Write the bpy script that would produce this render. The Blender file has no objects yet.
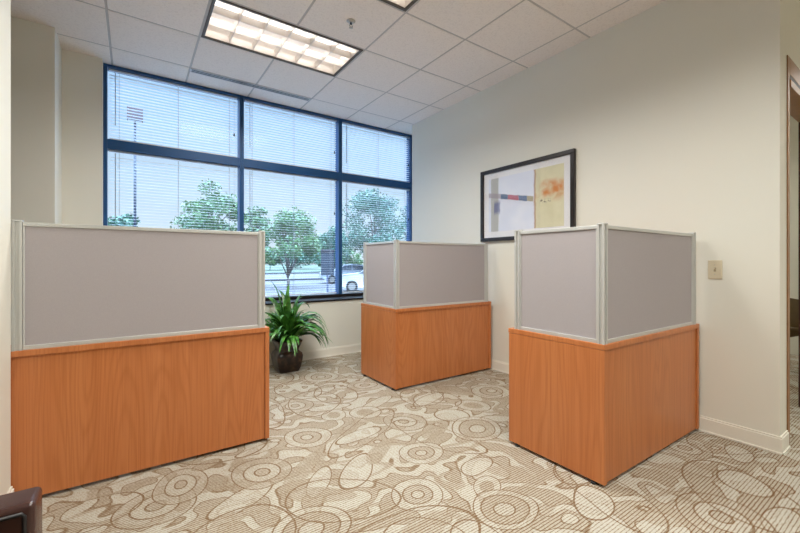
import bpy, math, random
from mathutils import Vector, Matrix
random.seed(7)
scene = bpy.context.scene
COL = scene.collection
PI = math.pi

# ------------------------------------------------------------------ dimensions (metres)
EYE = 1.12            # camera height
ZC = 2.976            # ceiling
XR = 3.107            # right wall face
YE = 0.584            # near end of the right wall
YF = 4.19             # far end of the right wall
YK = 4.25             # knee wall face
YW = 4.575            # window plane
XL = -0.225           # left jamb of the window
XA = 3.378             # right jamb of the window
T = 0.6096            # ceiling tile
TX, TY = 2.8904, 1.7223
GZ = -0.5             # parking lot level

# ------------------------------------------------------------------ mesh helper
class MB:
    def __init__(self):
        self.v = []; self.f = []; self.sm = []
    def add(self, vs, fs, smooth=False):
        b = len(self.v)
        self.v += [tuple(p) for p in vs]
        for q in fs:
            self.f.append(tuple(b + i for i in q)); self.sm.append(smooth)
        return self
    def box(self, x0, y0, z0, x1, y1, z1):
        vs = [(x, y, z) for z in (z0, z1) for y in (y0, y1) for x in (x0, x1)]
        return self.add(vs, [(0,2,3,1),(4,5,7,6),(0,1,5,4),(2,6,7,3),(0,4,6,2),(1,3,7,5)])
    def quad(self, a, b, c, d):
        return self.add([a, b, c, d], [(0,1,2,3)])
    def prism(self, poly, z0, z1):
        n = len(poly)
        vs = [(x, y, z0) for x, y in poly] + [(x, y, z1) for x, y in poly]
        fs = [tuple(range(n - 1, -1, -1)), tuple(range(n, 2 * n))]
        fs += [(i, (i + 1) % n, n + (i + 1) % n, n + i) for i in range(n)]
        return self.add(vs, fs)
    def tube(self, pts, rad, n=10, caps=True):
        pts = [Vector(p) for p in pts]
        rads = rad if isinstance(rad, (list, tuple)) else [rad] * len(pts)
        vs = []; fs = []
        up = Vector((0, 0, 1))
        for i, p in enumerate(pts):
            d = (pts[min(i + 1, len(pts) - 1)] - pts[max(i - 1, 0)]).normalized()
            a = d.cross(up)
            if a.length < 1e-3: a = d.cross(Vector((1, 0, 0)))
            a.normalize(); b = a.cross(d)
            for k in range(n):
                t = 2 * PI * k / n
                vs.append(p + (a * math.cos(t) + b * math.sin(t)) * rads[i])
        for i in range(len(pts) - 1):
            for k in range(n):
                fs.append((i*n + k, i*n + (k+1) % n, (i+1)*n + (k+1) % n, (i+1)*n + k))
        self.add(vs, fs, True)
        if caps:
            b = len(self.v) - len(vs)
            self.f.append(tuple(b + k for k in range(n - 1, -1, -1))); self.sm.append(False)
            self.f.append(tuple(b + (len(pts) - 1) * n + k for k in range(n))); self.sm.append(False)
        return self
    def lathe(self, prof, cx, cy, n=24):
        vs = []; fs = []
        for r, z in prof:
            for k in range(n):
                t = 2 * PI * k / n
                vs.append((cx + r * math.cos(t), cy + r * math.sin(t), z))
        for i in range(len(prof) - 1):
            for k in range(n):
                fs.append((i*n + k, i*n + (k+1) % n, (i+1)*n + (k+1) % n, (i+1)*n + k))
        return self.add(vs, fs, True)
    def sqlathe(self, prof, cx, cy, n=7, e=0.22):
        # rounded-square sections: prof = (half width, z)
        ring = []
        N = 4 * n
        for k in range(N):
            t = 2 * PI * k / N
            c, s = math.cos(t), math.sin(t)
            ring.append((math.copysign(abs(c) ** e, c), math.copysign(abs(s) ** e, s)))
        vs = []; fs = []
        for r, z in prof:
            vs += [(cx + r * a, cy + r * b, z) for a, b in ring]
        for i in range(len(prof) - 1):
            for k in range(N):
                fs.append((i*N + k, i*N + (k+1) % N, (i+1)*N + (k+1) % N, (i+1)*N + k))
        return self.add(vs, fs, True)
    def build(self, name, mat, parent=None, bevel=0.0, seg=2):
        me = bpy.data.meshes.new(name)
        me.from_pydata(self.v, [], self.f)
        me.validate(); me.update()
        for i, p in enumerate(me.polygons):
            if i < len(self.sm): p.use_smooth = self.sm[i]
        import bmesh
        bm = bmesh.new(); bm.from_mesh(me)
        bmesh.ops.recalc_face_normals(bm, faces=bm.faces)
        bm.to_mesh(me); bm.free()
        if mat: me.materials.append(mat)
        o = bpy.data.objects.new(name, me); COL.objects.link(o)
        if parent: o.parent = parent
        if bevel:
            m = o.modifiers.new('bevel', 'BEVEL'); m.width = bevel; m.segments = seg
            m.limit_method = 'ANGLE'; m.angle_limit = math.radians(40)
            if seg > 2:
                for p in me.polygons: p.use_smooth = True
        return o

def empty(name, loc, label, cat, group=None, rz=0):
    o = bpy.data.objects.new(name, None); COL.objects.link(o)
    o.location = loc; o.rotation_euler = (0, 0, rz); o.empty_display_size = 0.1
    return tag(o, label, cat, group)
def tag(o, label, cat, group=None):
    o['label'] = label; o['category'] = cat
    if group: o['group'] = group
    return o
def struct(o):
    o['kind'] = 'structure'; return o

# ------------------------------------------------------------------ materials
def lin(r, g, b):
    def c(x):
        x /= 255.0
        return x / 12.92 if x <= 0.04045 else ((x + 0.055) / 1.055) ** 2.4
    return (c(r), c(g), c(b), 1)

class NT:
    """small node-tree helper"""
    def __init__(self, name):
        self.m = bpy.data.materials.new(name); self.m.use_nodes = True
        self.t = self.m.node_tree; self.b = self.t.nodes['Principled BSDF']
        self.out = self.t.nodes['Material Output']
    def n(self, typ, ins=None, **kw):
        x = self.t.nodes.new(typ)
        for k, v in kw.items(): setattr(x, k, v)
        for k, v in (ins or {}).items(): self.set(x.inputs[k], v)
        return x
    def set(self, sock, v):
        if hasattr(v, 'is_output') and v.is_output: self.t.links.new(v, sock)
        else: sock.default_value = v
    def math(self, op, a, b=0.0, c=None):
        x = self.n('ShaderNodeMath', operation=op)
        self.set(x.inputs[0], a); self.set(x.inputs[1], b)
        if c is not None: self.set(x.inputs[2], c)
        return x.outputs[0]
    def mix(self, f, a, b, mode='MIX'):
        x = self.n('ShaderNodeMixRGB', blend_type=mode)
        self.set(x.inputs[0], f); self.set(x.inputs[1], a); self.set(x.inputs[2], b)
        return x.outputs[0]
    def ramp(self, f, stops, interp='LINEAR'):
        x = self.n('ShaderNodeValToRGB'); self.set(x.inputs[0], f)
        cr = x.color_ramp; cr.interpolation = interp
        while len(cr.elements) < len(stops): cr.elements.new(0.5)
        for e, (p, c) in zip(cr.elements, stops): e.position = p; e.color = c
        return x
    def obj(self): return self.n('ShaderNodeTexCoord').outputs['Object']
    def noise(self, vec, scale, detail=2.0, rough=0.5, out='Fac'):
        x = self.n('ShaderNodeTexNoise', {'Scale': scale, 'Detail': detail, 'Roughness': rough})
        if vec is not None: self.t.links.new(vec, x.inputs['Vector'])
        return x.outputs[out]
    def mapping(self, vec, loc=(0,0,0), rot=(0,0,0), sc=(1,1,1), typ='POINT'):
        x = self.n('ShaderNodeMapping', vector_type=typ)
        self.t.links.new(vec, x.inputs['Vector'])
        x.inputs['Location'].default_value = loc; x.inputs['Rotation'].default_value = rot
        x.inputs['Scale'].default_value = sc
        return x.outputs[0]
    def bump(self, h, strength=0.3, dist=0.002):
        x = self.n('ShaderNodeBump', {'Strength': strength, 'Distance': dist, 'Height': h})
        self.t.links.new(x.outputs[0], self.b.inputs['Normal'])
    def base(self, c): self.set(self.b.inputs['Base Color'], c)
    def p(self, **kw):
        for k, v in kw.items(): self.b.inputs[k.replace('_', ' ')].default_value = v
        return self

def simple(name, col, rough=0.5, metal=0.0, var=0.04, scale=40, **kw):
    q = NT(name); q.p(Roughness=rough, Metallic=metal)
    n = q.noise(q.obj(), scale, 3)
    a = tuple(max(0, c * (1 - var)) for c in col[:3]) + (1,)
    b = tuple(min(1, c * (1 + var)) for c in col[:3]) + (1,)
    q.base(q.mix(n, a, b))
    for k, v in kw.items(): q.b.inputs[k].default_value = v
    return q.m

def emis(name, col, s):
    q = NT(name); q.base((0.8, 0.8, 0.8, 1))
    q.b.inputs['Emission Color'].default_value = col; q.b.inputs['Emission Strength'].default_value = s
    return q.m

def wall_mat():
    q = NT('painted_wall'); q.p(Roughness=0.62)
    o = q.obj()
    q.base(q.mix(q.noise(o, 1.5, 3), (0.745, 0.74, 0.665, 1), (0.775, 0.77, 0.695, 1)))
    q.bump(q.noise(o, 260, 3), 0.12, 0.001)
    return q.m
def tile_mat():
    q = NT('ceiling_tile'); q.p(Roughness=0.9)
    o = q.obj()
    n = q.noise(o, 70, 4, 0.7); m = q.noise(o, 230, 2)
    q.base(q.mix(q.ramp(n, [(0.35, (0.56, 0.54, 0.52, 1)), (0.6, (0.70, 0.68, 0.655, 1))]).outputs[0], (0.5, 0.48, 0.46, 1), (0.74, 0.72, 0.69, 1)))
    q.base(q.mix(q.math('MULTIPLY', q.ramp(n, [(0.36, (1,1,1,1)), (0.5, (0,0,0,1))]).outputs[0], 0.35), (0.88, 0.825, 0.77, 1), (0.64, 0.59, 0.55, 1)))
    q.bump(q.math('ADD', n, m), 0.25, 0.002)
    return q.m
def wood_mat(name, seed=0.0):
    q = NT(name); q.p(Roughness=0.33)
    q.b.inputs['Specular IOR Level'].default_value = 0.4
    o = q.mapping(q.obj(), loc=(seed, seed * 0.7, seed * 0.3))
    # u runs across the boards on any upright face, w runs up the grain
    s = q.n('ShaderNodeSeparateXYZ'); q.t.links.new(o, s.inputs[0])
    u = q.math('ADD', s.outputs['X'], q.math('MULTIPLY', s.outputs['Y'], 0.83))
    c = q.n('ShaderNodeCombineXYZ'); q.set(c.inputs[0], u); q.set(c.inputs[2], s.outputs['Z'])
    v = c.outputs[0]
    fine = q.noise(q.mapping(v, sc=(190, 1, 2.6)), 1.0, 3, 0.6)
    mid = q.noise(q.mapping(v, sc=(30, 1, .35)), 1.0, 3, 0.55)
    wide = q.noise(q.mapping(v, sc=(6, 1, .12)), 1.0, 2, 0.5)
    # cathedral figure: rings of a field stretched far along the grain
    big = q.noise(q.mapping(v, sc=(5.0, 1, 0.42)), 1.0, 1.5, 0.35)
    rings = q.math('SINE', q.math('MULTIPLY', big, 150.0))
    rings = q.math('POWER', q.math('MULTIPLY', q.math('ADD', rings, 1.0), 0.5), 2.5)
    base = q.mix(mid, (0.45, 0.140, 0.040, 1), (0.64, 0.240, 0.083, 1))
    base = q.mix(q.math('MULTIPLY', q.ramp(wide, [(.4, (0,0,0,1)), (.65, (1,1,1,1))]).outputs[0], .35), base, (0.60, 0.24, 0.088, 1))
    base = q.mix(q.math('MULTIPLY', rings, 0.26), base, (0.36, 0.10, 0.024, 1))
    base = q.mix(q.math('MULTIPLY', q.ramp(fine, [(0.48, (0,0,0,1)), (0.70, (1,1,1,1))]).outputs[0], 0.42), base, (0.36, 0.10, 0.028, 1))
    q.base(base)
    q.bump(fine, 0.05, 0.0006)
    return q.m
def fabric_mat():
    q = NT('woven_panel_fabric'); q.p(Roughness=0.95)
    o = q.obj()
    w = q.noise(q.mapping(o, sc=(260, 260, 900)), 1.0, 2); w2 = q.noise(q.mapping(o, sc=(900, 900, 160)), 1.0, 2)
    n = q.math('MULTIPLY', q.math('ADD', w, w2), 0.5)
    q.base(q.mix(n, (0.335, 0.310, 0.320, 1), (0.465, 0.432, 0.448, 1)))
    q.bump(n, 0.25, 0.001)
    return q.m
def alu_mat():
    q = NT('satin_aluminium'); q.p(Roughness=0.38, Metallic=0.35)
    n = q.noise(q.mapping(q.obj(), sc=(600, 600, 8)), 1.0, 2)
    q.base(q.mix(n, (0.56, 0.57, 0.555, 1), (0.65, 0.66, 0.645, 1)))
    return q.m

def carpet_mat():
    q = NT('patterned_carpet'); q.p(Roughness=0.97)
    q.b.inputs['Specular IOR Level'].default_value = 0.1
    o = q.obj()
    wn = q.n('ShaderNodeTexNoise', {'Scale': 2.4, 'Detail': 0.5}); q.t.links.new(o, wn.inputs['Vector'])
    off = q.n('ShaderNodeVectorMath', operation='MULTIPLY_ADD')
    q.t.links.new(wn.outputs['Color'], off.inputs[0]); off.inputs[1].default_value = (0.11, 0.11, 0)
    q.t.links.new(o, off.inputs[2])
    w = q.n('ShaderNodeVectorMath', operation='ADD'); q.t.links.new(off.outputs[0], w.inputs[0]); w.inputs[1].default_value = (-0.055, -0.055, 0)
    wz = q.n('ShaderNodeVectorMath', operation='MULTIPLY'); q.t.links.new(w.outputs[0], wz.inputs[0]); wz.inputs[1].default_value = (1, 1, 0)
    P = wz.outputs[0]
    # tone: 0 pale, 0.45 tan patch, 1 outline
    def g(x, a=1.0): return (x, x, x, a)
    n1 = q.noise(P, 4.6, 0.8, 0.45)
    tone = q.ramp(n1, [(0.0, g(.30)), (.40, g(.36)), (.404, g(.7)), (.416, g(.7)), (.420, g(.05)), (.52, g(.12)),
                       (.524, g(.7)), (.534, g(.7)), (.538, g(.32)), (.60, g(.34)), (.604, g(.75)), (.613, g(.75)), (.617, g(.1)), (1.0, g(.1))]).outputs[0]
    n2 = q.noise(q.mapping(P, loc=(7.3, 2.1, 0), rot=(0, 0, 0.6), sc=(1.0, 2.1, 1)), 2.6, 0.5, 0.4)
    f2 = q.ramp(n2, [(.57, g(0)), (.585, g(1)), (.64, g(1)), (.66, g(0))], 'LINEAR').outputs[0]
    tone = q.mix(q.math('MULTIPLY', f2, 0.7), tone, g(.42))
    LINE = .78
    # stops: (radius, tone, cover); cover 0 lets what is woven below show through
    styles = {
        'ring': [(0, .3, .9), (.20, .3, .9), (.215, LINE, 1), (.255, LINE, 1), (.27, .12, .9), (.55, .14, .9), (.56, LINE, 1), (.60, LINE, 1), (.615, .32, .6), (.95, .26, .6), (.96, LINE, 1), (.99, LINE, 1)],
        'dark': [(0, .12, .9), (.22, .12, .9), (.235, LINE, 1), (.275, LINE, 1), (.295, .26, .9), (.56, .30, .9), (.57, LINE, 1), (.61, LINE, 1), (.625, .08, .75), (.95, .10, .75), (.96, LINE, 1), (.99, LINE, 1)],
        'leaf': [(0, .04, .7), (.90, .06, .7), (.915, LINE, 1), (.985, LINE, 1)],
        'blob': [(0, .42, .9), (.5, .42, .9), (.55, .10, .8), (.92, .10, .8), (.94, LINE, 1), (.985, LINE, 1)],
        'tan':  [(0, .38, .7), (.98, .38, .7)],
        'arc':  [(0, .16, .9), (.30, .18, .9), (.315, LINE, 1), (.35, LINE, 1), (.365, .36, .8), (.70, .36, .8), (.715, LINE, 1), (.745, LINE, 1), (.76, .1, .6), (.95, .12, .6), (.96, LINE, 1), (.985, LINE, 1)],
        'loop': [(0, .4, 0), (.945, .4, 0), (.96, LINE, 1), (.99, LINE, 1)],
    }
    M = []
    # (x, y, rx, ry, turn, style): measured where the photo shows them
    for x, y, r, s in ((.565, 2.10, .150, 'ring'), (1.106, 1.508, .148, 'dark'), (.93, 2.385, .155, 'dark'), (1.42, 1.79, .140, 'dark'),
                       (1.579, 2.212, .165, 'ring'), (1.055, 2.945, .15, 'ring'), (1.43, 2.50, .12, 'blob'), (2.206, 2.147, .14, 'blob'),
                       (.085, 2.10, .17, 'ring'), (.20, 2.215, .15, 'ring'), (2.13, .585, .20, 'ring'), (1.39, 1.17, .16, 'arc'),
                       (1.22, 2.60, .10, 'blob'), (1.92, 2.10, .13, 'leaf'), (1.9, 1.84, .19, 'arc'), (2.55, .62, .12, 'leaf'),
                       (1.75, 3.05, .17, 'ring'), (2.55, 2.3, .17, 'dark'), (2.85, 1.9, .15, 'ring'), (1.5, 3.55, .17, 'dark'), (.62, 1.55, .17, 'arc'),
                       (2.75, 2.58, .14, 'ring'), (1.0, 3.5, .15, 'arc'), (2.75, .95, .15, 'ring'), (-.05, 1.75, .16, 'dark'), (.35, 1.25, .16, 'ring')):
        M.append((x, y, r, r * .93, random.uniform(0, 3), s))
    L = []
    for x, y, a, b, t, s in ((.42, 1.93, .17, .075, .35, 'leaf'), (.72, 1.98, .20, .06, .9, 'tan'), (.80, 1.86, .15, .055, .95, 'leaf'), (1.0, 1.85, .19, .07, .7, 'leaf'),
                          (1.22, 1.95, .16, .055, .6, 'tan'), (.62, 2.36, .13, .05, .2, 'leaf'), (1.56, 1.48, .12, .065, .3, 'leaf'), (1.47, 1.33, .10, .06, .3, 'blob'),
                          (1.75, .985, .15, .085, .5, 'leaf'), (1.72, 1.30, .19, .07, 2.4, 'tan'), (1.2, 2.2, .17, .07, .1, 'leaf'), (1.65, 1.98, .13, .05, .3, 'tan'),
                          (1.25, 2.75, .17, .06, 2.8, 'leaf'), (1.6, 2.62, .18, .06, .4, 'leaf'), (1.35, 3.15, .17, .06, .2, 'leaf'), (1.7, 2.75, .15, .05, 2.6, 'tan'),
                          (2.0, 2.45, .2, .07, .3, 'leaf'), (2.3, 2.45, .15, .06, 2.2, 'tan'), (2.5, 1.95, .18, .07, .8, 'leaf'), (2.15, 1.85, .15, .06, 2.5, 'leaf'),
                          (2.45, .85, .2, .08, 2.7, 'tan'), (2.9, .72, .13, .06, .4, 'leaf'), (1.95, .72, .15, .07, 2.5, 'tan'), (2.3, .42, .16, .07, .2, 'leaf'),
                          (1.3, 1.0, .16, .07, .8, 'tan'), (.95, 1.25, .2, .08, .4, 'tan'), (.75, 1.75, .16, .06, 2.5, 'tan'), (.3, 1.75, .15, .06, 1.1, 'tan'),
                          (1.35, 3.85, .2, .07, .2, 'leaf'), (1.75, 3.85, .2, .07, 2.6, 'tan'), (2.9, 2.25, .14, .06, 2.2, 'leaf'), (1.1, 3.2, .15, .06, 2.7, 'tan')):
        L.append((x, y, a, b, t, s))
    rl = random.Random(31)
    LP = []
    for i in range(38):
        LP.append((rl.uniform(-.3, 3.0), rl.uniform(.5, 4.0), rl.uniform(.14, .42), rl.uniform(.09, .22), rl.uniform(0, 3), 'loop'))
    for x, y, rx, ry, t, s in L + M + LP:
        pv = q.n('ShaderNodeVectorMath', operation='MULTIPLY_ADD')      # woven one after the other, so the shader stays small
        q.set(pv.inputs[0], tone); pv.inputs[1].default_value = (1e-6, 1e-6, 0); q.t.links.new(P, pv.inputs[2])
        v = q.mapping(pv.outputs[0], loc=(x, y, 0), rot=(0, 0, t), sc=(rx, ry, 1), typ='TEXTURE')
        d = q.n('ShaderNodeVectorMath', operation='LENGTH'); q.t.links.new(v, d.inputs[0])
        st = [(p, g(c, a)) for p, c, a in styles[s]] + [(1.0, g(styles[s][-1][1], 0))]
        r = q.ramp(d.outputs['Value'], st)
        tone = q.mix(r.outputs['Alpha'], tone, r.outputs['Color'])
    tv = q.n('ShaderNodeRGBToBW'); q.t.links.new(tone, tv.inputs[0]); tv = tv.outputs[0]
    sp = q.noise(o, 110, 3, 0.8)
    tv = q.math('ADD', tv, q.math('MULTIPLY', q.math('SUBTRACT', sp, 0.5), 1.5))
    col = q.ramp(tv, [(0.0, (0.495, 0.485, 0.420, 1)), (.42, (0.365, 0.325, 0.250, 1)), (.85, (0.185, 0.122, 0.068, 1))]).outputs[0]
    # ribs across the carpet: a dark thread every 9.5 mm, stronger where the pile is tan
    s = q.n('ShaderNodeSeparateXYZ'); q.t.links.new(o, s.inputs[0])
    yy = q.math('ADD', s.outputs['Y'], q.math('MULTIPLY', q.noise(q.mapping(o, sc=(22, 60, 1)), 1.0, 2), 0.0050))
    fr = q.math('FRACT', q.math('DIVIDE', yy, 0.0138))
    rib = q.ramp(fr, [(0.0, g(0)), (.30, g(0)), (.38, g(1)), (.58, g(1)), (.66, g(0)), (1.0, g(0))]).outputs[0]
    amt = q.ramp(tv, [(0.0, g(.36)), (.25, g(.9)), (.8, g(1))]).outputs[0]
    col = q.mix(q.math('MULTIPLY', rib, amt), col, (0.150, 0.068, 0.022, 1))
    q.base(col)
    q.bump(q.math('ADD', sp, q.math('MULTIPLY', rib, -0.6)), 0.4, 0.003)
    return q.m

def glass_mat(name='window_glass', tint=(0.90, 0.95, 0.98, 1), rough=.16):
    q = NT(name)
    t = q.n('ShaderNodeBsdfTransparent', {'Color': tint}); gl = q.n('ShaderNodeBsdfGlossy', {'Roughness': rough})
    fc = q.n('ShaderNodeLayerWeight', {'Blend': 0.5}).outputs['Facing']     # thin pane: Schlick reflection, the same from both sides
    lw = q.math('ADD', q.math('MULTIPLY', q.math('POWER', fc, 5.0), .9), .035)
    mx = q.n('ShaderNodeMixShader')
    q.t.links.new(lw, mx.inputs[0]); q.t.links.new(t.outputs[0], mx.inputs[1]); q.t.links.new(gl.outputs[0], mx.inputs[2])
    q.t.links.new(mx.outputs[0], q.out.inputs['Surface'])
    return q.m
def slat_mat():
    q = NT('blind_slat')
    d = q.n('ShaderNodeBsdfDiffuse', {'Color': (0.72, 0.74, 0.76, 1)}); t = q.n('ShaderNodeBsdfTranslucent', {'Color': (0.70, 0.75, 0.79, 1)})
    mx = q.n('ShaderNodeMixShader', {0: 0.42})
    q.t.links.new(d.outputs[0], mx.inputs[1]); q.t.links.new(t.outputs[0], mx.inputs[2])
    q.t.links.new(mx.outputs[0], q.out.inputs['Surface'])
    return q.m
def leaf_mat(name, c1, c2, scale=2.0, rough=0.5):
    q = NT(name); q.p(Roughness=rough)
    o = q.obj()
    n = q.noise(o, scale, 3)
    q.base(q.mix(q.ramp(n, [(.35, (0,0,0,1)), (.65, (1,1,1,1))]).outputs[0], c1, c2))
    return q.m

WALL = wall_mat(); TILE = tile_mat(); FAB = fabric_mat(); ALU = alu_mat()
WOODS = [wood_mat('cherry_laminate', s) for s in (0.0, 3.7, 8.1)]
TRIMP = simple('cream_trim', (0.80, 0.78, 0.70, 1), 0.45, var=0.02)
GRID = simple('ceiling_grid_paint', (0.50, 0.48, 0.455, 1), 0.5, var=0.02)
BRONZE = simple('blue_anodised_frame', (0.010, 0.075, 0.22, 1), 0.35, 0.1, var=0.1, scale=5)
DBRONZE = simple('dark_bronze_frame', (0.012, 0.009, 0.010, 1), 0.4, 0.2, var=0.1)
GLASS = glass_mat(); SLAT = slat_mat()
WHITEP = simple('white_plastic', (0.75, 0.77, 0.78, 1), 0.4, var=0.02)
HEADP = simple('blue_grey_headrail', (0.55, 0.64, 0.74, 1), .5)
CORD = simple('blind_cord', (0.30, 0.36, 0.45, 1), 0.8)
IVORY = simple('ivory_plastic', (0.66, 0.59, 0.44, 1), 0.35, var=0.02)
BLACK = simple('black_plastic', (0.012, 0.011, 0.011, 1), 0.5)
STEEL = simple('brushed_steel', (0.5, 0.48, 0.45, 1), 0.3, 0.9)
LOUV = simple('louver_aluminium', (0.74, 0.69, 0.64, 1), 0.35, 0.3, var=0.02)
TUBE = emis('fluorescent_tube', (1.0, 0.96, 0.92, 1), 11.0)
TUBEOFF = emis('fluorescent_tube_dim', (1.0, 0.96, 0.92, 1), 1.6)
REFL = simple('white_reflector', (0.82, 0.77, 0.72, 1), 0.5, var=0.02)
LEATHER = simple('dark_brown_leather', (0.052, 0.022, 0.018, 1), 0.26, var=0.35, scale=28)
LEATHERD = simple('brown_leather_panel', (0.040, 0.014, 0.008, 1), 0.4, var=0.3, scale=20)
DOORW = simple('stained_door_wood', (0.27, 0.125, 0.042, 1), 0.4, var=0.3, scale=15)
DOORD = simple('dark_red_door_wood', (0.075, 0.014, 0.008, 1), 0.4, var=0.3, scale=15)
SOIL = simple('potting_soil', (0.02, 0.013, 0.008, 1), 0.95, var=0.5, scale=90)

# ------------------------------------------------------------------ the setting
floor = struct(MB().box(-2.4, -3.2, -0.12, 6.6, YW + .08, 0).build('floor', carpet_mat()))

# ceiling: unseen slab added to block sun leaks, dropped tiles and T-bar grid
FIX = []          # cells taken by light fixtures: (i0, j0) covers i0,i0+1 (along x) x j0 (along y)
for i0, j0 in ((-4, 2), (-4, 0), (-4, -2), (-4, -4), (4, -3), (0, -6), (4, 1)):  # first pair is in view, the rest are added unseen for more light
    FIX.append((i0, j0))
taken = {(i0 + a, j0) for i0, j0 in FIX for a in (0, 1)}
ceil = struct(MB().box(-2.4, -3.2, ZC + .14, 6.6, YW + .02, ZC + .24).build('ceiling', simple('sun_blocking_slab', (0.6, 0.58, 0.55, 1), 0.9)))
tl = MB()
i0, i1 = math.floor((-2.4 - TX) / T), math.ceil((6.6 - TX) / T)
j0, j1 = math.floor((-3.2 - TY) / T), math.ceil((YW - TY) / T)
for i in range(i0, i1):
    for j in range(j0, j1):
        if (i, j) in taken: continue
        x0, x1 = max(TX + i * T + .008, -2.4), min(TX + (i + 1) * T - .008, 6.6)
        y0, y1 = max(TY + j * T + .008, -3.2), min(TY + (j + 1) * T - .008, YW)
        if x1 - x0 < .03 or y1 - y0 < .03: continue
        if TX + i * T < XA + .3 and x1 > XA + .3 and y1 > YF: pass
        tl.box(x0, y0, ZC, x1, y1, ZC + .012)
struct(tl.build('ceiling_tiles', TILE, ceil, 0.003, 2))
gr = MB()
def in_fix_x(i, j): return any(i == a + 1 and j == b for a, b in FIX)      # bar along y between the two cells of a fixture
for i in range(i0 + 1, i1):
    for j in range(j0, j1):
        if in_fix_x(i, j): continue
        x = TX + i * T; gr.box(x - .012, max(-3.2, TY + j * T), ZC + .003, x + .012, min(YW, TY + (j + 1) * T), ZC + .03)
for j in range(j0 + 1, j1):
    y = TY + j * T; gr.box(-2.4, y - .012, ZC + .0028, 6.6, y + .012, ZC + .03)
struct(gr.build('ceiling_grid', GRID, ceil))

def wall(name, *boxes):
    m = MB()
    for b in boxes: m.box(*b)
    return struct(m.build(name, WALL))
ZT = ZC + .14
wall('wall_right', (XR, YE, 0, XR + .13, YF, ZT))
# wall with the doorway, running away to the right of the corner
DX0, DX1, DH = 3.320, 4.232, 2.20
wall('wall_doorway', (XR + .13, YE, 0, DX0 - .02, YE + .107, ZT), (DX1 + .02, YE, 0, 6.6, YE + .107, ZT), (DX0 - .02, YE, DH + .02, DX1 + .02, YE + .107, ZT))
wall('wall_alcove', (XR + .13, YF - .12, 0, XA + .15, YF, ZT), (XA, YF, 0, XA + .15, YW + .08, ZT))
wall('wall_window', (XL, YK, 0, XA, YW + .06, .655))
wall('wall_column', (-.505, 4.43, 0, XL, YW + .08, ZT), (-2.4, 4.06, 0, -.505, YW + .08, ZT))
wall('wall_left', (-.575, 1.72, 0, -.455, 2.448, ZT), (-2.4, 1.72, 0, -.575, 1.84, ZT))
wall('wall_far_left', (-2.5, -3.2, 0, -2.4, YW + .08, ZT))
wall('wall_back', (-2.5, -3.3, 0, 6.7, -3.2, ZT))
wall('wall_far_right', (6.6, -3.2, 0, 6.7, 3.6, ZT))
wall('wall_side_room', (XR + .13, 3.5, 0, 6.6, 3.6, ZT))

def baseboard(name, p0, p1, nrm, h=.102, th=.012):
    # profile: flat face with a thin bead on top, standing off the wall along nrm
    (x0, y0), (x1, y1) = p0, p1; nx, ny = nrm
    m = MB()
    def seg(t, z0, z1):
        xs = sorted((x0, x1, x0 + nx * t, x1 + nx * t)); ys = sorted((y0, y1, y0 + ny * t, y1 + ny * t))
        m.box(xs[0], ys[0], z0, xs[-1], ys[-1], z1)
    seg(th, .0, h - .012); seg(th * .6, h - .012, h); seg(th + .006, 0, .012)
    return struct(m.build(name, TRIMP, None, .002))
baseboard('baseboard_right', (XR, YE - .012), (XR, YF), (-1, 0))
baseboard('baseboard_doorway', (XR, YE), (DX0 - .055, YE), (0, -1))
baseboard('baseboard_window', (XL, YK), (XA, YK), (0, -1))
baseboard('baseboard_left', (-.455, 1.72), (-.455, 2.448), (1, 0))
baseboard('baseboard_column', (-.505, 4.43), (XL, 4.43), (0, -1))

# doorway: stained casing, jambs and head
m = MB()
m.box(DX0 - .055, YE - .006, 0, DX0 - .002, YE, DH + .18)
m.box(DX1 + .002, YE - .006, 0, DX1 + .055, YE, DH + .18)
m.box(DX0 - .002, YE - .006, DH + .075, DX1 + .002, YE, DH + .18)
door = struct(m.build('door_1', DOORW, None, .003))
m = MB(); m.box(DX0 - .004, YE - .006, DH + .045, DX1 + .004, YE + .02, DH + .073)
struct(m.build('door_head_shadow_line', BLACK, door))  # black strip standing in for the shadow line under the head casing
m = MB(); m.box(DX0 - .02, YE, 0, DX0, YE + .107, DH + .04)
m.box(DX0, YE - .01, DH, DX1, YE + .107, DH + .043)
struct(m.build('door_head_jamb', DOORW, door, .002))
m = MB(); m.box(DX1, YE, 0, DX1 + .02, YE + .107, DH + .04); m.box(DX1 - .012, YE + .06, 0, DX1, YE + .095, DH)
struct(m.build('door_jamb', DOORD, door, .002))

# ------------------------------------------------------------------ the window: three bays with transoms
MX = [XL, .998, 2.205, XA]
TZ0, TZ1 = 2.185, 2.275
WB, WT = .655, ZC
FD = .055                                  # frame depth
for k in range(3):
    a, b = MX[k], MX[k + 1]
    wa = .030 if k == 0 else .023; wb = .048 if k == 2 else .023
    m = MB()
    m.box(a, YW - FD, WB, a + wa, YW + FD, WT); m.box(b - wb, YW - FD, WB, b, YW + FD, WT)
    m.box(a + wa, YW - FD, WT - .026, b - wb, YW + FD, WT)
    f = struct(m.build('window_%d' % (k + 1), BRONZE, None, .003))
    s = MB().box(a, YW - FD - .004, WB - .002, b, YW + FD, WB + .055)
    struct(s.build('window_sill_rail', DBRONZE, f, .002))
    t = MB().box(a + wa, YW - FD - .002, TZ0, b - wb, YW + FD, TZ1)
    struct(t.build('window_transom', BRONZE, f, .003))
    for nm, z0, z1 in (('window_upper_pane', TZ1, WT - .026), ('window_lower_pane', WB + .055, TZ0)):
        g = MB().box(a + wa, YW + .034, z0, b - wb, YW + .040, z1)
        struct(g.build(nm, GLASS, f))
struct(MB().box(XL, YK - .012, .655, XA, YW - FD - .004, .675).build('window_sill', DBRONZE, None, .003))

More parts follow.
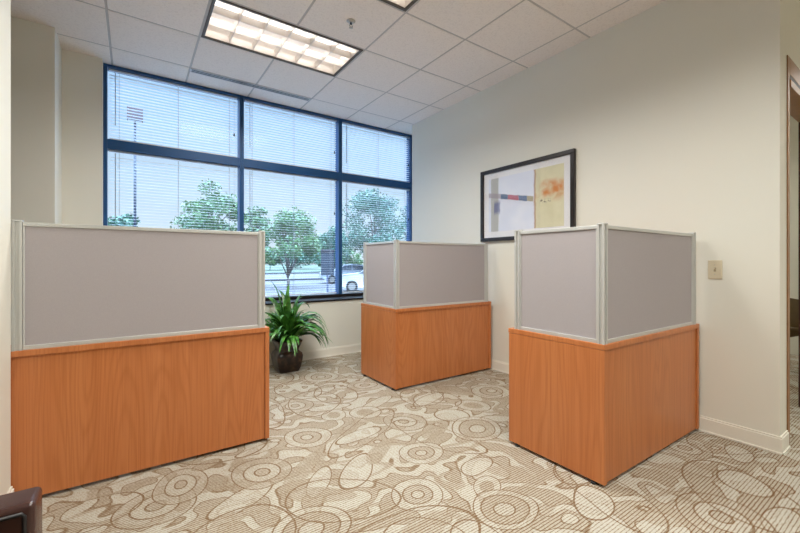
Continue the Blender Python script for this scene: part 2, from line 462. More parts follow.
# mini blinds, one above and one below each transom
def blind(x0, x1, z0, z1, label):
    cx = (x0 + x1) / 2
    r = empty('window_blind', (cx, YW - .012, z0), label, 'blind', 'mini blinds in the window')
    w = (x1 - x0) / 2 - .012; h = z1 - z0
    MB().box(-w, -.014, h - .014, w, .014, h).build('headrail', HEADP, r, .002)
    sl = MB(); p = .0290; hw = .0160
    n = int((h - .06) / p)
    for i in range(n):
        z = .035 + i * p
        vs = []
        for x in (-w + .004, w - .004):
            for t in (-1, -.35, .35, 1):
                vs.append((x, t * hw, z + .0012 * (1 - t * t) + random.uniform(-.0004, .0004)))
        sl.add(vs, [(0, 1, 5, 4), (1, 2, 6, 5), (2, 3, 7, 6)], True)
    sl.build('slats', SLAT, r)
    MB().box(-w + .002, -.011, .004, w - .002, .011, .016).build('bottom_rail', WHITEP, r, .002)
    for fx in (-.86, 0, .86):
        c = MB()
        for yy in (-.0175, .0175): c.box(fx * w - .0012, yy - .0008, .012, fx * w + .0012, yy + .0008, h - .02)
        c.build('ladder_cord', CORD, r)
    MB().tube([(-w + .05, -.023, h - .03), (-w + .05, -.024, h - .03 - min(.62, h * .75))], .0035, 8).build('tilt_wand', CORD, r)
    cl = min(.42, h * .6)
    c = MB().tube([(w - .035, -.022, h - .025), (w - .035, -.022, h - cl)], .0014, 6).build('pull_cord', CORD, r)
    MB().lathe([(.001, h - cl + .002), (.006, h - cl - .006), (.009, h - cl - .032), (.001, h - cl - .034)], w - .035, -.022, 10).build('tassel', BLACK, c)
names = ('left', 'middle', 'right')
desc_u = ('short white mini blind above the transom beside the beige column', 'short white mini blind above the transom in the middle window bay', 'short white mini blind above the transom next to the picture wall')
desc_l = ('long white mini blind below the transom, behind the widest desk screen', 'long white mini blind below the transom, hanging behind the potted plant', 'long white mini blind below the transom, hanging behind the corner desk by the picture wall')
for k in range(3):
    a, b = MX[k] + .029, MX[k + 1] - .029
    blind(a, b, TZ1 + .003, WT - .028, desc_u[k])
    blind(a, b, WB + .062, TZ0 - .003, desc_l[k])

# ------------------------------------------------------------------ ceiling fixtures
def troffer(i0, j0, label):
    x0, y0 = TX + i0 * T + .012, TY + j0 * T + .012
    x1, y1 = TX + (i0 + 2) * T - .012, TY + (j0 + 1) * T - .012
    cx, cy = (x0 + x1) / 2, (y0 + y1) / 2
    W, D = (x1 - x0) / 2, (y1 - y0) / 2
    r = empty('ceiling_light', (cx, cy, ZC), label, 'ceiling light', 'recessed fluorescent ceiling lights')
    e = .022
    f = MB()
    for bx in ((-W, -D, W, -D + e), (-W, D - e, W, D), (-W, -D + e, -W + e, D - e), (W - e, -D + e, W, D - e)):
        f.box(bx[0], bx[1], -.004, bx[2], bx[3], .012)
    f.build('frame', simple('dark_frame_edge', (0.10, 0.085, 0.065, 1), 0.5) if 0 else FRAMEM, r, .002)
    w, d = W - e, D - e
    h = MB()
    h.box(-w - .004, -d - .004, .115, w + .004, d + .004, .12)
    h.box(-w - .004, -d - .004, .012, -w, d + .004, .115); h.box(w, -d - .004, .012, w + .004, d + .004, .115)
    h.box(-w, -d - .004, .012, w, -d, .115); h.box(-w, d, .012, w, d + .004, .115)
    h.build('housing', REFL, r)
    lv = MB()
    for k in range(0, 4):
        y = -d + 2 * d * k / 3
        a = .0 if k in (0, 3) else .007
        lv.add([(-w, y - .003, .006), (w, y - .003, .006), (w, y + .003, .006), (-w, y + .003, .006),
                (-w, y - .003 - a, .062), (w, y - .003 - a, .062), (w, y + .003 + a, .062), (-w, y + .003 + a, .062)],
               [(0,1,2,3), (0,1,5,4), (2,3,7,6), (1,2,6,5), (3,0,4,7)])
    for k in range(0, 7):
        x = -w + 2 * w * k / 6
        a = .0 if k in (0, 6) else .006
        lv.add([(x - .003, -d, .0065), (x - .003, d, .0065), (x + .003, d, .0065), (x + .003, -d, .0065),
                (x - .003 - a, -d, .060), (x - .003 - a, d, .060), (x + .003 + a, d, .060), (x + .003 + a, -d, .060)],
               [(0,1,2,3), (0,1,5,4), (2,3,7,6), (1,2,6,5), (3,0,4,7)])
    lv.build('louver', LOUV, r)
    for k in range(3):
        y = -d + 2 * d * (k + .5) / 3
        MB().tube([(-w + .01, y, .088), (w - .01, y, .088)], .014, 12).build('tube', TUBE if k == 1 else TUBEOFF, r)
    return (cx, cy)
FRAMEM = simple('fixture_frame', (0.085, 0.068, 0.05, 1), 0.5)
labs = ['recessed fluorescent light with eighteen louver cells, nearest the window',
        'recessed fluorescent light cut off by the top of the frame, nearer the viewer',
        'unseen recessed fluorescent light added behind the viewer, over the open floor', 'unseen recessed fluorescent light added behind the viewer, last before the back wall',
        'unseen recessed fluorescent light added over the passage outside the doorway', 'unseen recessed fluorescent light added in the far corner behind the viewer',
        'unseen recessed fluorescent light added in the room beyond the doorway']
LPOW = 28.0
for (a, b), l in zip(FIX, labs):
    cx, cy = troffer(a, b, l)
    L = bpy.data.lights.new('fixture_lamp', 'AREA'); L.shape = 'RECTANGLE'; L.size = 1.12; L.size_y = .52
    L.energy = LPOW; L.color = (1.0, 0.975, 0.915); L.spread = math.radians(150)
    o = bpy.data.objects.new('fixture_lamp', L); COL.objects.link(o); o.location = (cx, cy, ZC - .012)

# slot diffuser by the window
r = empty('slot_diffuser', (1.06, 4.205, ZC), 'long thin slot air diffuser in the ceiling along the window', 'air vent')
MB().box(-.59, -.035, -.006, .59, -.025, .01).box(-.59, .025, -.006, .59, .035, .01).box(-.59, -.004, -.006, .59, .004, .01).box(-.6, -.035, -.006, -.59, .035, .01).box(.59, -.035, -.006, .6, .035, .01).build('frame', STEEL, r)
for y in (-.0145, .0145): MB().box(-.59, y - .0105, -.0025, .59, y + .0105, -.0005).build('slot', BLACK, r)

# sprinkler
r = empty('fire_sprinkler', (1.381, 2.651, ZC), 'small chrome pendant sprinkler head in the ceiling tiles', 'sprinkler')
MB().lathe([(.001, .02), (.010, .02), (.010, 0), (.034, 0), (.034, -.003), (.018, -.012), (.012, -.014), (.001, -.014)], 0, 0).build('escutcheon', STEEL, r)
m = MB().tube([(0, 0, -.012), (0, 0, -.026)], .008, 10)
m.tube([(.008, 0, -.024), (.013, 0, -.036), (.004, 0, -.050)], .002, 6).tube([(-.008, 0, -.024), (-.013, 0, -.036), (-.004, 0, -.050)], .002, 6)
m.build('sprinkler_body', BLACK, r)
MB().lathe([(.001, -.050), (.015, -.051), (.015, -.053), (.001, -.053)], 0, 0, 16).build('deflector', STEEL, r)

# ------------------------------------------------------------------ desks with privacy screens
def groove_post(m, x0, y0, s, z0, z1):
    # square aluminium post with a channel down each face
    g = .007; a = s * .30; b = s * .70
    poly = [(0,0),(a,0),(a,g),(b,g),(b,0),(s,0),(s,a),(s-g,a),(s-g,b),(s,b),(s,s),(b,s),(b,s-g),(a,s-g),(a,s),(0,s),(0,b),(g,b),(g,a),(0,a)]
    m.prism([(x0 + x, y0 + y) for x, y in poly], z0, z1)
def desk(loc, W, D, wood, label, screens, s_ins=.045, rz=0.0, l_ins=.003):
    H = .712
    r = empty('desk', loc, label, 'desk', 'cherry desks with fabric screens', rz)
    MB().box(0, -.002, H - .028, W, D, H).build('worktop', wood, r, .0025)
    for x in (0.0008, W - .0258):
        MB().box(x, .0, .018, x + .025, D - .004, H - .029).build('end_panel', wood, r, .0015)
    MB().box(.027, .010, .018, W - .027, .030, H - .029).build('front_panel', wood, r, .001)
    for x in (.05, W - .05):
        for y in (.06, D - .06):
            MB().lathe([(.001, 0), (.016, 0), (.016, .010), (.008, .012), (.008, .02), (.001, .02)], x - (0.037 if x < .1 else -.037), y, 12).build('glide', BLACK, r)
    # drawer pedestal on the far, open side
    ped = MB().box(W - .45, .18, .05, W - .03, D - .03, H - .03).build('pedestal', wood, r, .002)
    for z0, z1 in ((.07, .26), (.27, .46), (.47, .655)):
        dr = MB().box(W - .44, D - .03, z0, W - .04, D - .012, z1).build('drawer', wood, ped, .002)
    P = .036; Z0, Z1 = H, 1.308
    for sc in screens:
        fr = MB(); fb = MB()
        if sc == 'front':
            x0, x1 = l_ins + .001 + P, W - s_ins - P; y0 = .008; th = .024
            fr.box(x0, y0, Z1 - .020, x1, y0 + th, Z1 - .002).box(x0, y0, Z0, x1, y0 + th, Z0 + .020)
            fr.box(x0, y0 + .002, Z0 + .02, x0 + .007, y0 + th - .002, Z1 - .02).box(x1 - .007, y0 + .002, Z0 + .02, x1, y0 + th - .002, Z1 - .02)
            fb.box(x0 + .007, y0 + .006, Z0 + .020, x1 - .007, y0 + th - .006, Z1 - .020)
        else:
            y0, y1 = .006 + P, D - s_ins - P; th = .024
            x0 = l_ins + .005 if sc == 'left' else W - .008 - th
            fr.box(x0, y0, Z1 - .020, x0 + th, y1, Z1 - .002).box(x0, y0, Z0, x0 + th, y1, Z0 + .020)
            fr.box(x0 + .002, y0, Z0 + .02, x0 + th - .002, y0 + .007, Z1 - .02).box(x0 + .002, y1 - .007, Z0 + .02, x0 + th - .002, y1, Z1 - .02)
            fb.box(x0 + .006, y0 + .007, Z0 + .020, x0 + th - .006, y1 - .007, Z1 - .020)
        s = fr.build('privacy_screen', ALU, r, .0015)
        fb.build('fabric_panel', FAB, s)
    spots = [(l_ins, .003), (W - s_ins - P, .003)]
    if 'left' in screens: spots.append((l_ins, D - s_ins - P))
    for x, y in spots:
        m = MB(); groove_post(m, x, y, P, Z0, Z1)
        p = m.build('screen_post', ALU, r)
        MB().box(x - .0008, y - .0008, Z1, x + P + .0008, y + P + .0008, Z1 + .007).build('post_cap', ALU, p, .0015)
desk((-.495, 2.454, 0), 1.201, .60, WOODS[0], 'cherry desk with the widest grey fabric screen, beside the potted plant and white wall end', ('left', 'front'), .026, l_ins=.040)
desk((1.868, 2.755, 0), 1.200, .62, WOODS[1], 'cherry desk with grey fabric screens, smallest in view, below the framed picture by the window', ('left', 'front'))
desk((1.907, .984, 0), 1.181, .597, WOODS[2], 'cherry desk with grey fabric screens, against the wall beside the light switch', ('left', 'front'), rz=math.radians(-.8))

# ------------------------------------------------------------------ picture on the right wall
def art_mat():
    q = NT('abstract_print'); q.p(Roughness=0.6)
    o = q.obj()     # object space: x = along the wall (0 far .. 1 near), z up, metres
    s = q.n('ShaderNodeSeparateXYZ'); q.t.links.new(o, s.inputs[0])
    Y, Z = s.outputs['Y'], s.outputs['Z']
    wob = q.math('MULTIPLY', q.math('SUBTRACT', q.noise(o, 18, 3), .5), .02)
    Y = q.math('ADD', Y, wob); Z = q.math('ADD', Z, wob)
    Zs = q.math('SUBTRACT', q.math('SUBTRACT', Z, q.math('MULTIPLY', Y, .2)), .025)
    def band(v, a, b, sft=.004):
        return q.math('MULTIPLY', q.n('ShaderNodeMapRange', {0: v, 1: a - sft, 2: a + sft}).outputs[0], q.n('ShaderNodeMapRange', {0: v, 1: b + sft, 2: b - sft}).outputs[0])
    n = q.noise(o, 7, 4); n2 = q.noise(q.mapping(o, loc=(3, 1, 2)), 9, 4)
    c = q.mix(n, (0.62, 0.66, 0.80, 1), (0.82, 0.84, 0.90, 1))
    c = q.mix(q.math('MULTIPLY', band(Y, .30, .40), .75), c, (0.42, 0.42, 0.36, 1))          # grey upright band
    c = q.mix(q.math('MULTIPLY', band(Zs, -.025, .025), q.math('MULTIPLY', band(Y, .27, .5), .7)), c, (0.35, 0.30, 0.36, 1))
    for a, b, k in ((.18, .27, (0.03, 0.09, 0.20, 1)), (.05, .18, (0.42, 0.05, 0.09, 1)), (-.05, .05, (0.03, 0.08, 0.20, 1)), (-.12, -.05, (0.35, 0.28, 0.12, 1))):
        c = q.mix(q.math('MULTIPLY', q.math('MULTIPLY', band(Zs, -.025, .025), band(Y, a, b)), .85), c, k)
    c = q.mix(q.math('MULTIPLY', q.math('MULTIPLY', band(Z, -.09, .03, .02), band(Y, .28, .36)), .7), c, (0.09, 0.10, 0.28, 1))
    beige = q.mix(n2, (0.62, 0.59, 0.38, 1), (0.78, 0.75, 0.55, 1))
    m_or = q.math('MULTIPLY', q.math('MULTIPLY', band(Z, .01, .14, .03), band(Y, -.43, -.20, .03)), q.ramp(n, [(.38, (0,0,0,1)), (.55, (1,1,1,1))]).outputs[0])
    beige = q.mix(m_or, beige, (0.62, 0.22, 0.05, 1))
    beige = q.mix(q.math('MULTIPLY', band(Z, -.03, .05, .03), q.ramp(n2, [(.5, (0,0,0,1)), (.65, (.6,.6,.6,1))]).outputs[0]), beige, (0.55, 0.28, 0.10, 1))
    beige = q.mix(q.math('MULTIPLY', q.math('MULTIPLY', band(Z, -.045, -.015), band(Y, -.30, -.19)), q.ramp(q.noise(o, 60, 2), [(.5, (0,0,0,1)), (.56, (.8,.8,.8,1))]).outputs[0]), beige, (0.12, 0.10, 0.06, 1))
    edge = band(Y, -.145, -.125)
    right = q.n('ShaderNodeMapRange', {0: Y, 1: -.128, 2: -.136}).outputs[0]
    c = q.mix(right, c, beige)
    c = q.mix(q.math('MULTIPLY', edge, .6), c, (0.40, 0.16, 0.05, 1))
    q.base(c)
    return q.m
PY0, PY1, PZ0, PZ1 = 1.842, 2.915, 1.338, 2.088
pc = (XR, (PY0 + PY1) / 2, (PZ0 + PZ1) / 2)
r = empty('framed_picture', pc, 'abstract print with a white mat in a black frame on the wall', 'picture')
hw, hh = (PY1 - PY0) / 2, (PZ1 - PZ0) / 2
m = MB(); e = .038
for a, b, c, d in ((-hw, -hh, hw, -hh + e), (-hw, hh - e, hw, hh), (-hw, -hh + e, -hw + e, hh - e), (hw - e, -hh + e, hw, hh - e)):
    m.box(-.032, a, b, -.001, c, d)
m.build('frame', simple('black_brown_frame', (0.016, 0.012, 0.012, 1), 0.28, var=.2), r, .004)
MB().box(-.012, -hw + e, -hh + e, -.003, hw - e, hh - e).build('mat', simple('white_mat_board', (0.80, 0.80, 0.82, 1), 0.8, var=.01), r)
MB().box(-.0135, -hw + .105, -hh + .10, -.0121, hw - .105, hh - .10).build('print', art_mat(), r)
MB().box(-.0185, -hw + e, -hh + e, -.0165, hw - e, hh - e).build('glazing', glass_mat('picture_glass', (1, 1, 1, 1), .02), r)

# light switch
r = empty('light_switch', (XR, .888, 1.072), 'ivory toggle light switch plate beside the right desk screen', 'light switch')
MB().box(-.006, -.038, -.061, 0, .038, .061).build('cover_plate', IVORY, r, .003)
MB().box(-.0075, -.006, -.013, -.006, .006, .013).build('toggle_slot', simple('ivory_slot', (0.30, 0.25, 0.16, 1), .5), r)
MB().add([(-.0075, -.004, -.009), (-.0075, .004, -.009), (-.0075, .004, .005), (-.0075, -.004, .005), (-.020, -.003, .006), (-.020, .003, .006), (-.020, .003, .011), (-.020, -.003, .011)],
         [(0,1,2,3), (4,5,6,7), (0,1,5,4), (2,3,7,6), (1,2,6,5), (3,0,4,7)]).build('toggle', IVORY, r)
for z in (-.030, .030):
    MB().tube([(-.006, 0, z), (-.0072, 0, z)], .003, 10).build('screw', STEEL, r)

# ------------------------------------------------------------------ potted plant
PX, PYY = 1.315, 3.95
r = empty('potted_plant', (PX, PYY, 0), 'green arching leafy plant in a dark brown glazed pot below the window', 'plant')
q = NT('dark_glazed_ceramic'); q.p(Roughness=.28)
o = q.obj(); n = q.noise(o, 22, 4)
q.base(q.ramp(n, [(.40, (0.012, 0.007, 0.006, 1)), (.60, (0.045, 0.022, 0.012, 1)), (.75, (0.13, 0.075, 0.04, 1))]).outputs[0]); q.bump(n, .3, .004)
POT = q.m
prof = [(.001, 0), (.096, 0), (.103, .006), (.118, .05), (.131, .12), (.134, .165), (.128, .19), (.108, .206), (.098, .216), (.100, .235), (.116, .275), (.128, .305), (.130, .318), (.124, .322), (.114, .318), (.104, .29), (.10, .275)]
MB().sqlathe(prof, 0, 0).build('pot', POT, r)
MB().sqlathe([(.001, .286), (.06, .287), (.103, .282)], 0, 0).build('soil', SOIL, r)
lf = MB()
def leaf(mb, base, az, el, L, wd, droop, n=9):
    d = Vector((math.cos(az) * math.cos(el), math.sin(az) * math.cos(el), math.sin(el)))
    p = Vector(base); st = L / n
    side = Vector((-math.sin(az), math.cos(az), 0)); vs = []
    tw = random.uniform(-.5, .5)
    for i in range(n + 1):
        t = i / n
        w = wd * (0.25 + 0.75 * math.sin(min(1, t * 1.9) * PI / 2)) * (1 - max(0, (t - .38) / .62) ** 1.7)
        nr = side.cross(d).normalized()
        s = (side * math.cos(tw * t) + nr * math.sin(tw * t)).normalized()
        vs += [p - s * w + nr * w * .35, p + Vector((0, 0, 0)), p + s * w + nr * w * .35]
        p = p + d * st
        d = (d + Vector((0, 0, -droop * st * (0.5 + 1.6 * t)))).normalized()
        if p.y + PYY > YK - .05: p.y = YK - .05 - PYY; d.y = min(d.y, 0)
    fs = []
    for i in range(n):
        a = 3 * i; fs += [(a, a + 1, a + 4, a + 3), (a + 1, a + 2, a + 5, a + 4)]
    mb.add(vs, fs, True)
random.seed(21)
for i in range(95):
    az = random.uniform(-PI, PI)
    k = random.random()
    el = math.radians(35 + 50 * k)
    b = (random.uniform(-.05, .05), random.uniform(-.05, .05), .285 + random.uniform(0, .20) * k)
    leaf(lf, b, az, el, random.uniform(.34, .58), random.uniform(.022, .036), random.uniform(2.6, 5.6))
for az, el, L in ((-.1, 62, .62), (-.35, 55, .60), (.15, 58, .56), (-.2, 48, .58), (-.5, 50, .62), (.05, 70, .60), (-.3, 66, .66), (-.8, 60, .55), (-.15, 40, .56), (-.4, 42, .52), (.1, 45, .50), (-.25, 74, .66), (-.05, 52, .64), (-.6, 70, .6), (.0, 34, .46), (-.5, 36, .46)):
    leaf(lf, (.02, -.02, .32), az, math.radians(el), L, .031, 6.0)
lf.build('foliage', leaf_mat('plant_leaf', (0.018, 0.085, 0.014, 1), (0.10, 0.30, 0.045, 1), 14, 0.32), r)
st = MB()
for k in range(7):
    a = k * 2.4; st.tube([(.03 * math.cos(a), .03 * math.sin(a), .28), (.045 * math.cos(a), .045 * math.sin(a), .5)], [.008, .005], 7)
st.build('stems', simple('plant_stem', (0.06, 0.14, 0.03, 1), .5), r)

# ------------------------------------------------------------------ leather armchair, cut off at the lower left
r = empty('leather_armchair', (-.60, .80, 0), 'dark brown leather armchair, only one arm in view at the edge', 'armchair')
AX1 = .430
def soft(name, b, mat, par=r, bev=.022):
    return MB().box(*b).build(name, mat, par, bev, 5)
arm = soft('arm', (-.36, .318, .08, AX1, .405, .608), LEATHER, bev=.012)
MB().box(-.33, .314, .10, AX1 - .020, .319, .588).build('inner_panel', LEATHERD, arm, .001)
MB().tube([(-.33, .315, .592), (AX1 - .021, .315, .592), (AX1 - .017, .315, .586), (AX1 - .017, .315, .12)], .0042, 8).build('piping', BLACK, arm)
soft('arm', (-.36, -.405, .08, AX1, -.318, .600), LEATHER)
soft('seat', (-.30, -.312, .12, AX1 - .02, .312, .30), LEATHER)
soft('seat_cushion', (-.24, -.310, .302, AX1, .310, .44), LEATHER, bev=.035)
soft('backrest', (-.46, -.405, .12, -.365, .405, .84), LEATHER)
for x in (-.40, AX1 - .05):
    for y in (-.36, .36):
        MB().tube([(x, y, 0), (x, y, .085)], [.016, .022], 10).build('leg', DOORD, r)

# ------------------------------------------------------------------ side chair beyond the doorway
r = empty('wooden_chair', (5.66, .955, 0), 'bentwood chair with a curved brown back seen through the doorway', 'chair', rz=-2.0)
CW = simple('brown_bentwood', (0.13, 0.085, 0.032, 1), .4, var=.25, scale=20)
MB().sqlathe([(.001, .44), (.20, .44), (.21, .452), (.205, .468), (.001, .472)], 0, 0, e=.45).build('seat', CW, r)
back = MB(); vs = []; N = 14
for i in range(N + 1):
    a = math.radians(-58 + 116 * i / N)
    for z, rr in ((.32, .20), (.78, .225)):
        zz = z + (.10 * abs(math.sin(a)) if z < .7 else -.05 * abs(math.sin(a)))
        for dd in (0, .016): vs.append(((rr + dd) * math.sin(a), -(rr + dd) * math.cos(a) + .02, zz))
fs = []
for i in range(N):
    a = 4 * i; b = a + 4
    fs += [(a, b, b + 2, a + 2), (a + 1, a + 3, b + 3, b + 1), (a + 2, b + 2, b + 3, a + 3), (a, a + 1, b + 1, b)]
fs += [(0, 2, 3, 1), (4 * N, 4 * N + 1, 4 * N + 3, 4 * N + 2)]
back.add(vs, fs, True).build('backrest', CW, r)
for sx in (-1, 1):
    MB().tube([(sx * .17, -.15, .45), (sx * .18, -.165, .70)], .014, 8).build('back_post', CW, r)
    MB().tube([(sx * .16, -.15, .445), (sx * .20, -.21, 0)], [.017, .012], 8).build('leg', CW, r)
    MB().tube([(sx * .16, .15, .445), (sx * .18, .19, 0)], [.017, .012], 8).build('leg', CW, r)

# ------------------------------------------------------------------ outside: parking lot, trees, pole, sign, cars
q = NT('sunlit_asphalt'); q.p(Roughness=.9)
o = q.obj(); q.base(q.mix(q.noise(o, .5, 5), (0.085, 0.083, 0.09, 1), (0.115, 0.113, 0.12, 1)))
struct(MB().box(-60, YW + .3, GZ - .1, 160, 220, GZ).build('ground', q.m))
CURB = simple('concrete_curb', (0.055, 0.058, 0.07, 1), .9)
CONC = simple('pale_concrete', (0.55, 0.54, 0.53, 1), .9)
struct(MB().box(-30, 33, GZ, 24, 33.4, GZ + .16).build('trim_1', CURB, None, .03))
struct(MB().box(-30, 52, GZ, 120, 52.5, GZ + .2).build('trim_2', CURB, None, .03))
q = NT('lawn'); q.p(Roughness=.95); q.base(q.mix(q.noise(q.obj(), 3, 4), (0.05, 0.075, 0.05, 1), (0.08, 0.105, 0.07, 1)))
struct(MB().box(-60, 52.5, GZ, 160, 220, GZ + .12).build('ground_verge', q.m))

def tree(x, y, h, rad, mats, label, trunk_h=None, n=2600, seed=1, ls=.16, zr=.8):
    rnd = random.Random(seed)
    r = empty('tree', (x, y, GZ), label, 'tree', 'trees beyond the parking lot')
    th = trunk_h or h * .35
    cz = th + (h - th) * .5; rz = (h - th) * .55
    cl = []
    for i in range(26):
        while True:
            p = Vector((rnd.uniform(-1, 1), rnd.uniform(-1, 1), rnd.uniform(-1, 1)))
            if .25 < p.length < 1: break
        sc = 1 - .35 * max(0, p.z)
        cl.append((Vector((p.x * rad * .72 * sc, p.y * rad * .72 * sc, cz + p.z * rz * .78)), rad * rnd.uniform(.22, .40)))
    m = MB()
    for i in range(int(n * 1.7)):
        c, cr = cl[rnd.randrange(len(cl))]
        d = Vector((rnd.gauss(0, 1), rnd.gauss(0, 1), rnd.gauss(0, 1))).normalized() * cr * (rnd.random() ** .4)
        d.z *= zr
        p = c + d
        u = Vector((rnd.gauss(0, 1), rnd.gauss(0, 1), rnd.gauss(0, .6))).normalized()
        w = u.cross(Vector((rnd.gauss(0, 1), rnd.gauss(0, 1), rnd.gauss(0, 1)))).normalized()
        s = ls * .62 * rnd.uniform(.6, 1.3)
        m.add([p - u * s, p - w * s * .5, p + u * s, p + w * s * .5], [(0, 1, 2, 3)])
    m.build('foliage', mats, r)
    t = MB().tube([(0, 0, 0), (.03, 0, th * .6), (0, .04, th), (0, 0, cz)], [h * .022, h * .018, h * .015, h * .008], 9)
    for c, cr in cl[:12]:
        t.tube([(0, 0, th * rnd.uniform(.8, 1.15)), c * .55 + Vector((0, 0, cz * .35)), c], [h * .008, h * .005, h * .002], 6)
    t.build('trunk', BARK, r)
BARK = simple('grey_bark', (0.17, 0.15, 0.14, 1), .9, var=.3)
LV1 = leaf_mat('fresh_green_leaves', (0.055, 0.135, 0.060, 1), (0.14, 0.25, 0.095, 1), 1.4)
LV2 = leaf_mat('blue_green_leaves', (0.040, 0.12, 0.095, 1), (0.105, 0.22, 0.135, 1), 1.1)
F = 385.3; TH = .6068
def at(u, y, z=GZ):
    a = math.tan(math.atan((u - 400) / F) + TH); return (a * y, y, z)
def tr(u, y, vtop, wpx, *a, **k):
    x = at(u, y)[0]; d = math.sin(TH) * x + math.cos(TH) * y
    h = EYE + (262.2 - vtop) * d / F - GZ
    tree(x, y, h, wpx / 2 * d / F, *a, **k)
tr(208, 20, 178, 74, LV1, 'round green tree in the parking lot behind the left window pane', n=3600, seed=3, ls=.13)
tr(288, 24, 203, 72, LV1, 'bushy green tree outside the middle window, left of the sign', n=3600, seed=5, ls=.17, trunk_h=.7)
tr(255, 27, 200, 40, LV1, 'green tree partly hidden by the left window mullion', n=1800, seed=8, ls=.17)
tr(334, 34, 222, 44, LV2, 'blue green tree standing behind the sign outside', n=2600, seed=9, ls=.2, trunk_h=1.0)
tr(376, 24, 187, 84, LV2, 'tall blue green tree outside the right window behind the car', n=6000, seed=11, ls=.16, trunk_h=.9)
tr(412, 36, 200, 40, LV2, 'dark tree at the right edge of the window', n=2400, seed=12, ls=.17)
tr(352, 36, 246, 26, LV1, 'small pale green tree beside the right window mullion', n=1200, seed=14, ls=.17, trunk_h=.6)
tr(125, 60, 212, 44, LV2, 'distant hazy tree behind the light pole', n=1500, seed=15, ls=.4)
tr(300, 84, 246, 60, LV2, 'far low tree at the end of the parking lot behind the curb', n=2200, seed=16, ls=.45, trunk_h=1.2)
tr(270, 72, 249, 40, LV2, 'far low tree just right of the widest desk screen', n=1800, seed=17, ls=.45, trunk_h=1.2)
tr(330, 58, 252, 40, LV2, 'far low tree at the foot of the sign board', n=1800, seed=18, ls=.45, trunk_h=1.0)

# parking lot light pole
x, y, _ = at(135, 24)
r = empty('light_pole', (x, y, GZ), 'tall parking lot light pole with a box lamp head', 'street light')
MB().tube([(0, 0, 0), (0, 0, 8.9)], [.075, .055], 10).build('pole', simple('pole_paint', (0.025, 0.035, 0.06, 1), .5), r)
MB().lathe([(.001, .0), (.22, 0), (.22, .5), (.001, .5)], 0, 0, 14).build('base', CONC, r)
MB().box(-.34, -.2, 8.85, .34, .2, 9.55).build('lamp_head', simple('lamp_head_paint', (0.13, 0.09, 0.10, 1), .5), r, .03)
MB().box(-.30, -.16, 8.835, .30, .16, 8.85).build('lens', WHITEP, r)

# sign board on a post
x, y, _ = at(327.5, 18.6)
r = empty('sign_board', (x, y, GZ), 'blue grey sign board with a dark top band on a post outside', 'sign', rz=-.3)
SG = simple('sign_face', (0.030, 0.042, 0.062, 1), .6)
MB().box(-.045, -.045, 0, .045, .045, 1.0).build('post', simple('sign_post', (0.08, 0.10, 0.16, 1), .6), r, .005)
MB().box(-.33, -.06, .95, .33, .06, 2.10).build('panel', SG, r, .012)
MB().box(-.34, -.075, 2.102, .34, .075, 2.28).build('top_band', simple('sign_top', (0.022, 0.02, 0.03, 1), .6), r, .012)

# cars
def car(loc, rz, paint, label):
    r = empty('car', loc, label, 'car', rz=rz)
    side = [(-2.2, .45), (-2.25, .62), (-2.15, .86), (-1.75, .95), (-1.05, 1.02), (-.45, 1.42), (.25, 1.48), (.95, 1.42), (1.55, 1.06), (2.1, 1.0), (2.22, .78), (2.2, .42), (1.75, .26), (-1.75, .26)]
    vs = []; n = len(side)
    for y, s in ((-.84, .93), (-.88, 1), (.88, 1), (.84, .93)):
        for x, z in side:
            yy = y * (1 - .20 * max(0, (z - .95) / .5)); vs.append((x * (s if abs(y) < .86 else 1), yy, z))
    fs = [tuple(range(n)), tuple(range(4 * n - 1, 3 * n - 1, -1))]
    for k in range(3):
        for i in range(n): fs.append((k*n + i, k*n + (i+1) % n, (k+1)*n + (i+1) % n, (k+1)*n + i))
    MB().add(vs, fs).build('body', paint, r, .04, 3)
    for sy in (-1, 1):
        g = MB()
        for pts in (((-.98, 1.03), (-.42, 1.36), (.10, 1.40), (.10, 1.03)), ((.16, 1.03), (.16, 1.40), (.85, 1.36), (1.38, 1.05))):
            a = [(px, sy * (.885 - .176 * max(0, (pz - .95) / .5)), pz) for px, pz in pts]
            b = [(px, sy * (.80 - .176 * max(0, (pz - .95) / .5)), pz) for px, pz in pts]
            g.add(a + b, [(0,1,2,3), (4,5,6,7), (0,1,5,4), (1,2,6,5), (2,3,7,6), (3,0,4,7)])
        g.build('side_window', CGL, r)
        for wx in (-1.38, 1.36):
            w = MB().tube([(wx, sy * .70, .32), (wx, sy * .90, .32)], .32, 20).build('wheel', BLACK, r)
            MB().tube([(wx, sy * .90, .32), (wx, sy * .912, .32)], .2, 14).build('hubcap', STEEL, w)
    MB().add([(-1.03, -.72, 1.05), (-1.03, .72, 1.05), (-.47, .62, 1.425), (-.47, -.62, 1.425), (-1.0, -.72, 1.0), (-1.0, .72, 1.0), (-.43, .62, 1.38), (-.43, -.62, 1.38)],
             [(0,1,2,3), (4,5,6,7), (0,1,5,4), (1,2,6,5), (2,3,7,6), (3,0,4,7)]).build('windshield', CGL, r)
    MB().box(-2.24, -.72, .64, -2.12, -.42, .80).build('headlight', STEEL, r, .02); MB().box(-2.24, .42, .64, -2.12, .72, .80).build('headlight', STEEL, r, .02)
CGL = simple('car_glass', (0.02, 0.035, 0.06, 1), .08)
CWH = simple('white_car_paint', (0.50, 0.51, 0.53, 1), .25, var=.01)
CSV = simple('silver_car_paint', (0.42, 0.46, 0.53, 1), .3, var=.02)
x, y, _ = at(377, 18.5); car((x, y, GZ), -.50, CWH, 'white car parked outside behind the corner of the middle desk screen')
x, y, _ = at(349, 27); car((x, y, GZ), -.35, CSV, 'silver car parked farther off behind the right window mullion')

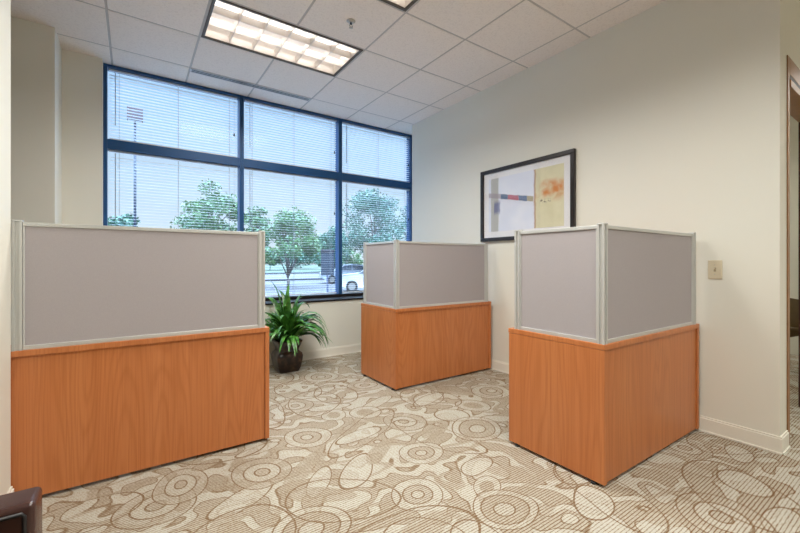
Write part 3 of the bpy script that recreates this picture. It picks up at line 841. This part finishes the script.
# ------------------------------------------------------------------ world, sun, camera
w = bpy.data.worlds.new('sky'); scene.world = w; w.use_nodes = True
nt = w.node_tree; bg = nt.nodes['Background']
tc = nt.nodes.new('ShaderNodeTexCoord'); sp = nt.nodes.new('ShaderNodeSeparateXYZ'); nt.links.new(tc.outputs['Generated'], sp.inputs[0])
rp = nt.nodes.new('ShaderNodeValToRGB'); nt.links.new(sp.outputs['Z'], rp.inputs[0])
cr = rp.color_ramp
cr.elements[0].position = 0.0; cr.elements[0].color = (0.74, 0.77, 0.81, 1)
cr.elements[1].position = 1.0; cr.elements[1].color = (0.54, 0.70, 0.95, 1)
e = cr.elements.new(.14); e.color = (0.62, 0.72, 0.82, 1)
e = cr.elements.new(.4); e.color = (0.44, 0.62, 0.84, 1)
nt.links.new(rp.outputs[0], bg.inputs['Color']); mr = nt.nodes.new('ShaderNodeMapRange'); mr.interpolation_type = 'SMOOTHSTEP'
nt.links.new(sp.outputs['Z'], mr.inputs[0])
for k, v in ((1, .40), (2, .75), (3, 1.18), (4, 18.0)): mr.inputs[k].default_value = v      # sky boosted overhead, above the view, to push more daylight indoors
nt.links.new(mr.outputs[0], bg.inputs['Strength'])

S = bpy.data.lights.new('sun', 'SUN'); S.energy = 1.1; S.angle = .02; S.color = (1, .95, .88)
so = bpy.data.objects.new('sun', S); COL.objects.link(so)
so.rotation_euler = Vector((-.45, .62, -.75)).to_track_quat('-Z', 'Y').to_euler()

cam = bpy.data.cameras.new('camera'); co = bpy.data.objects.new('camera', cam); COL.objects.link(co)
co.location = (0, 0, EYE); co.rotation_euler = (PI / 2, 0, -TH)
cam.sensor_width = 36; cam.lens = F / 800 * 36; cam.shift_y = -(266.5 - 262.2) / 800
cam.clip_start = .05; cam.clip_end = 500
scene.camera = co
vs = scene.view_settings
vs.view_transform = 'Standard'; vs.look = 'None'; vs.gamma = 1; vs.use_curve_mapping = False; vs.exposure = 0.10
scene.cycles.max_bounces = 10; scene.cycles.diffuse_bounces = 6; scene.cycles.transparent_max_bounces = 12
scene.cycles.use_denoising = True
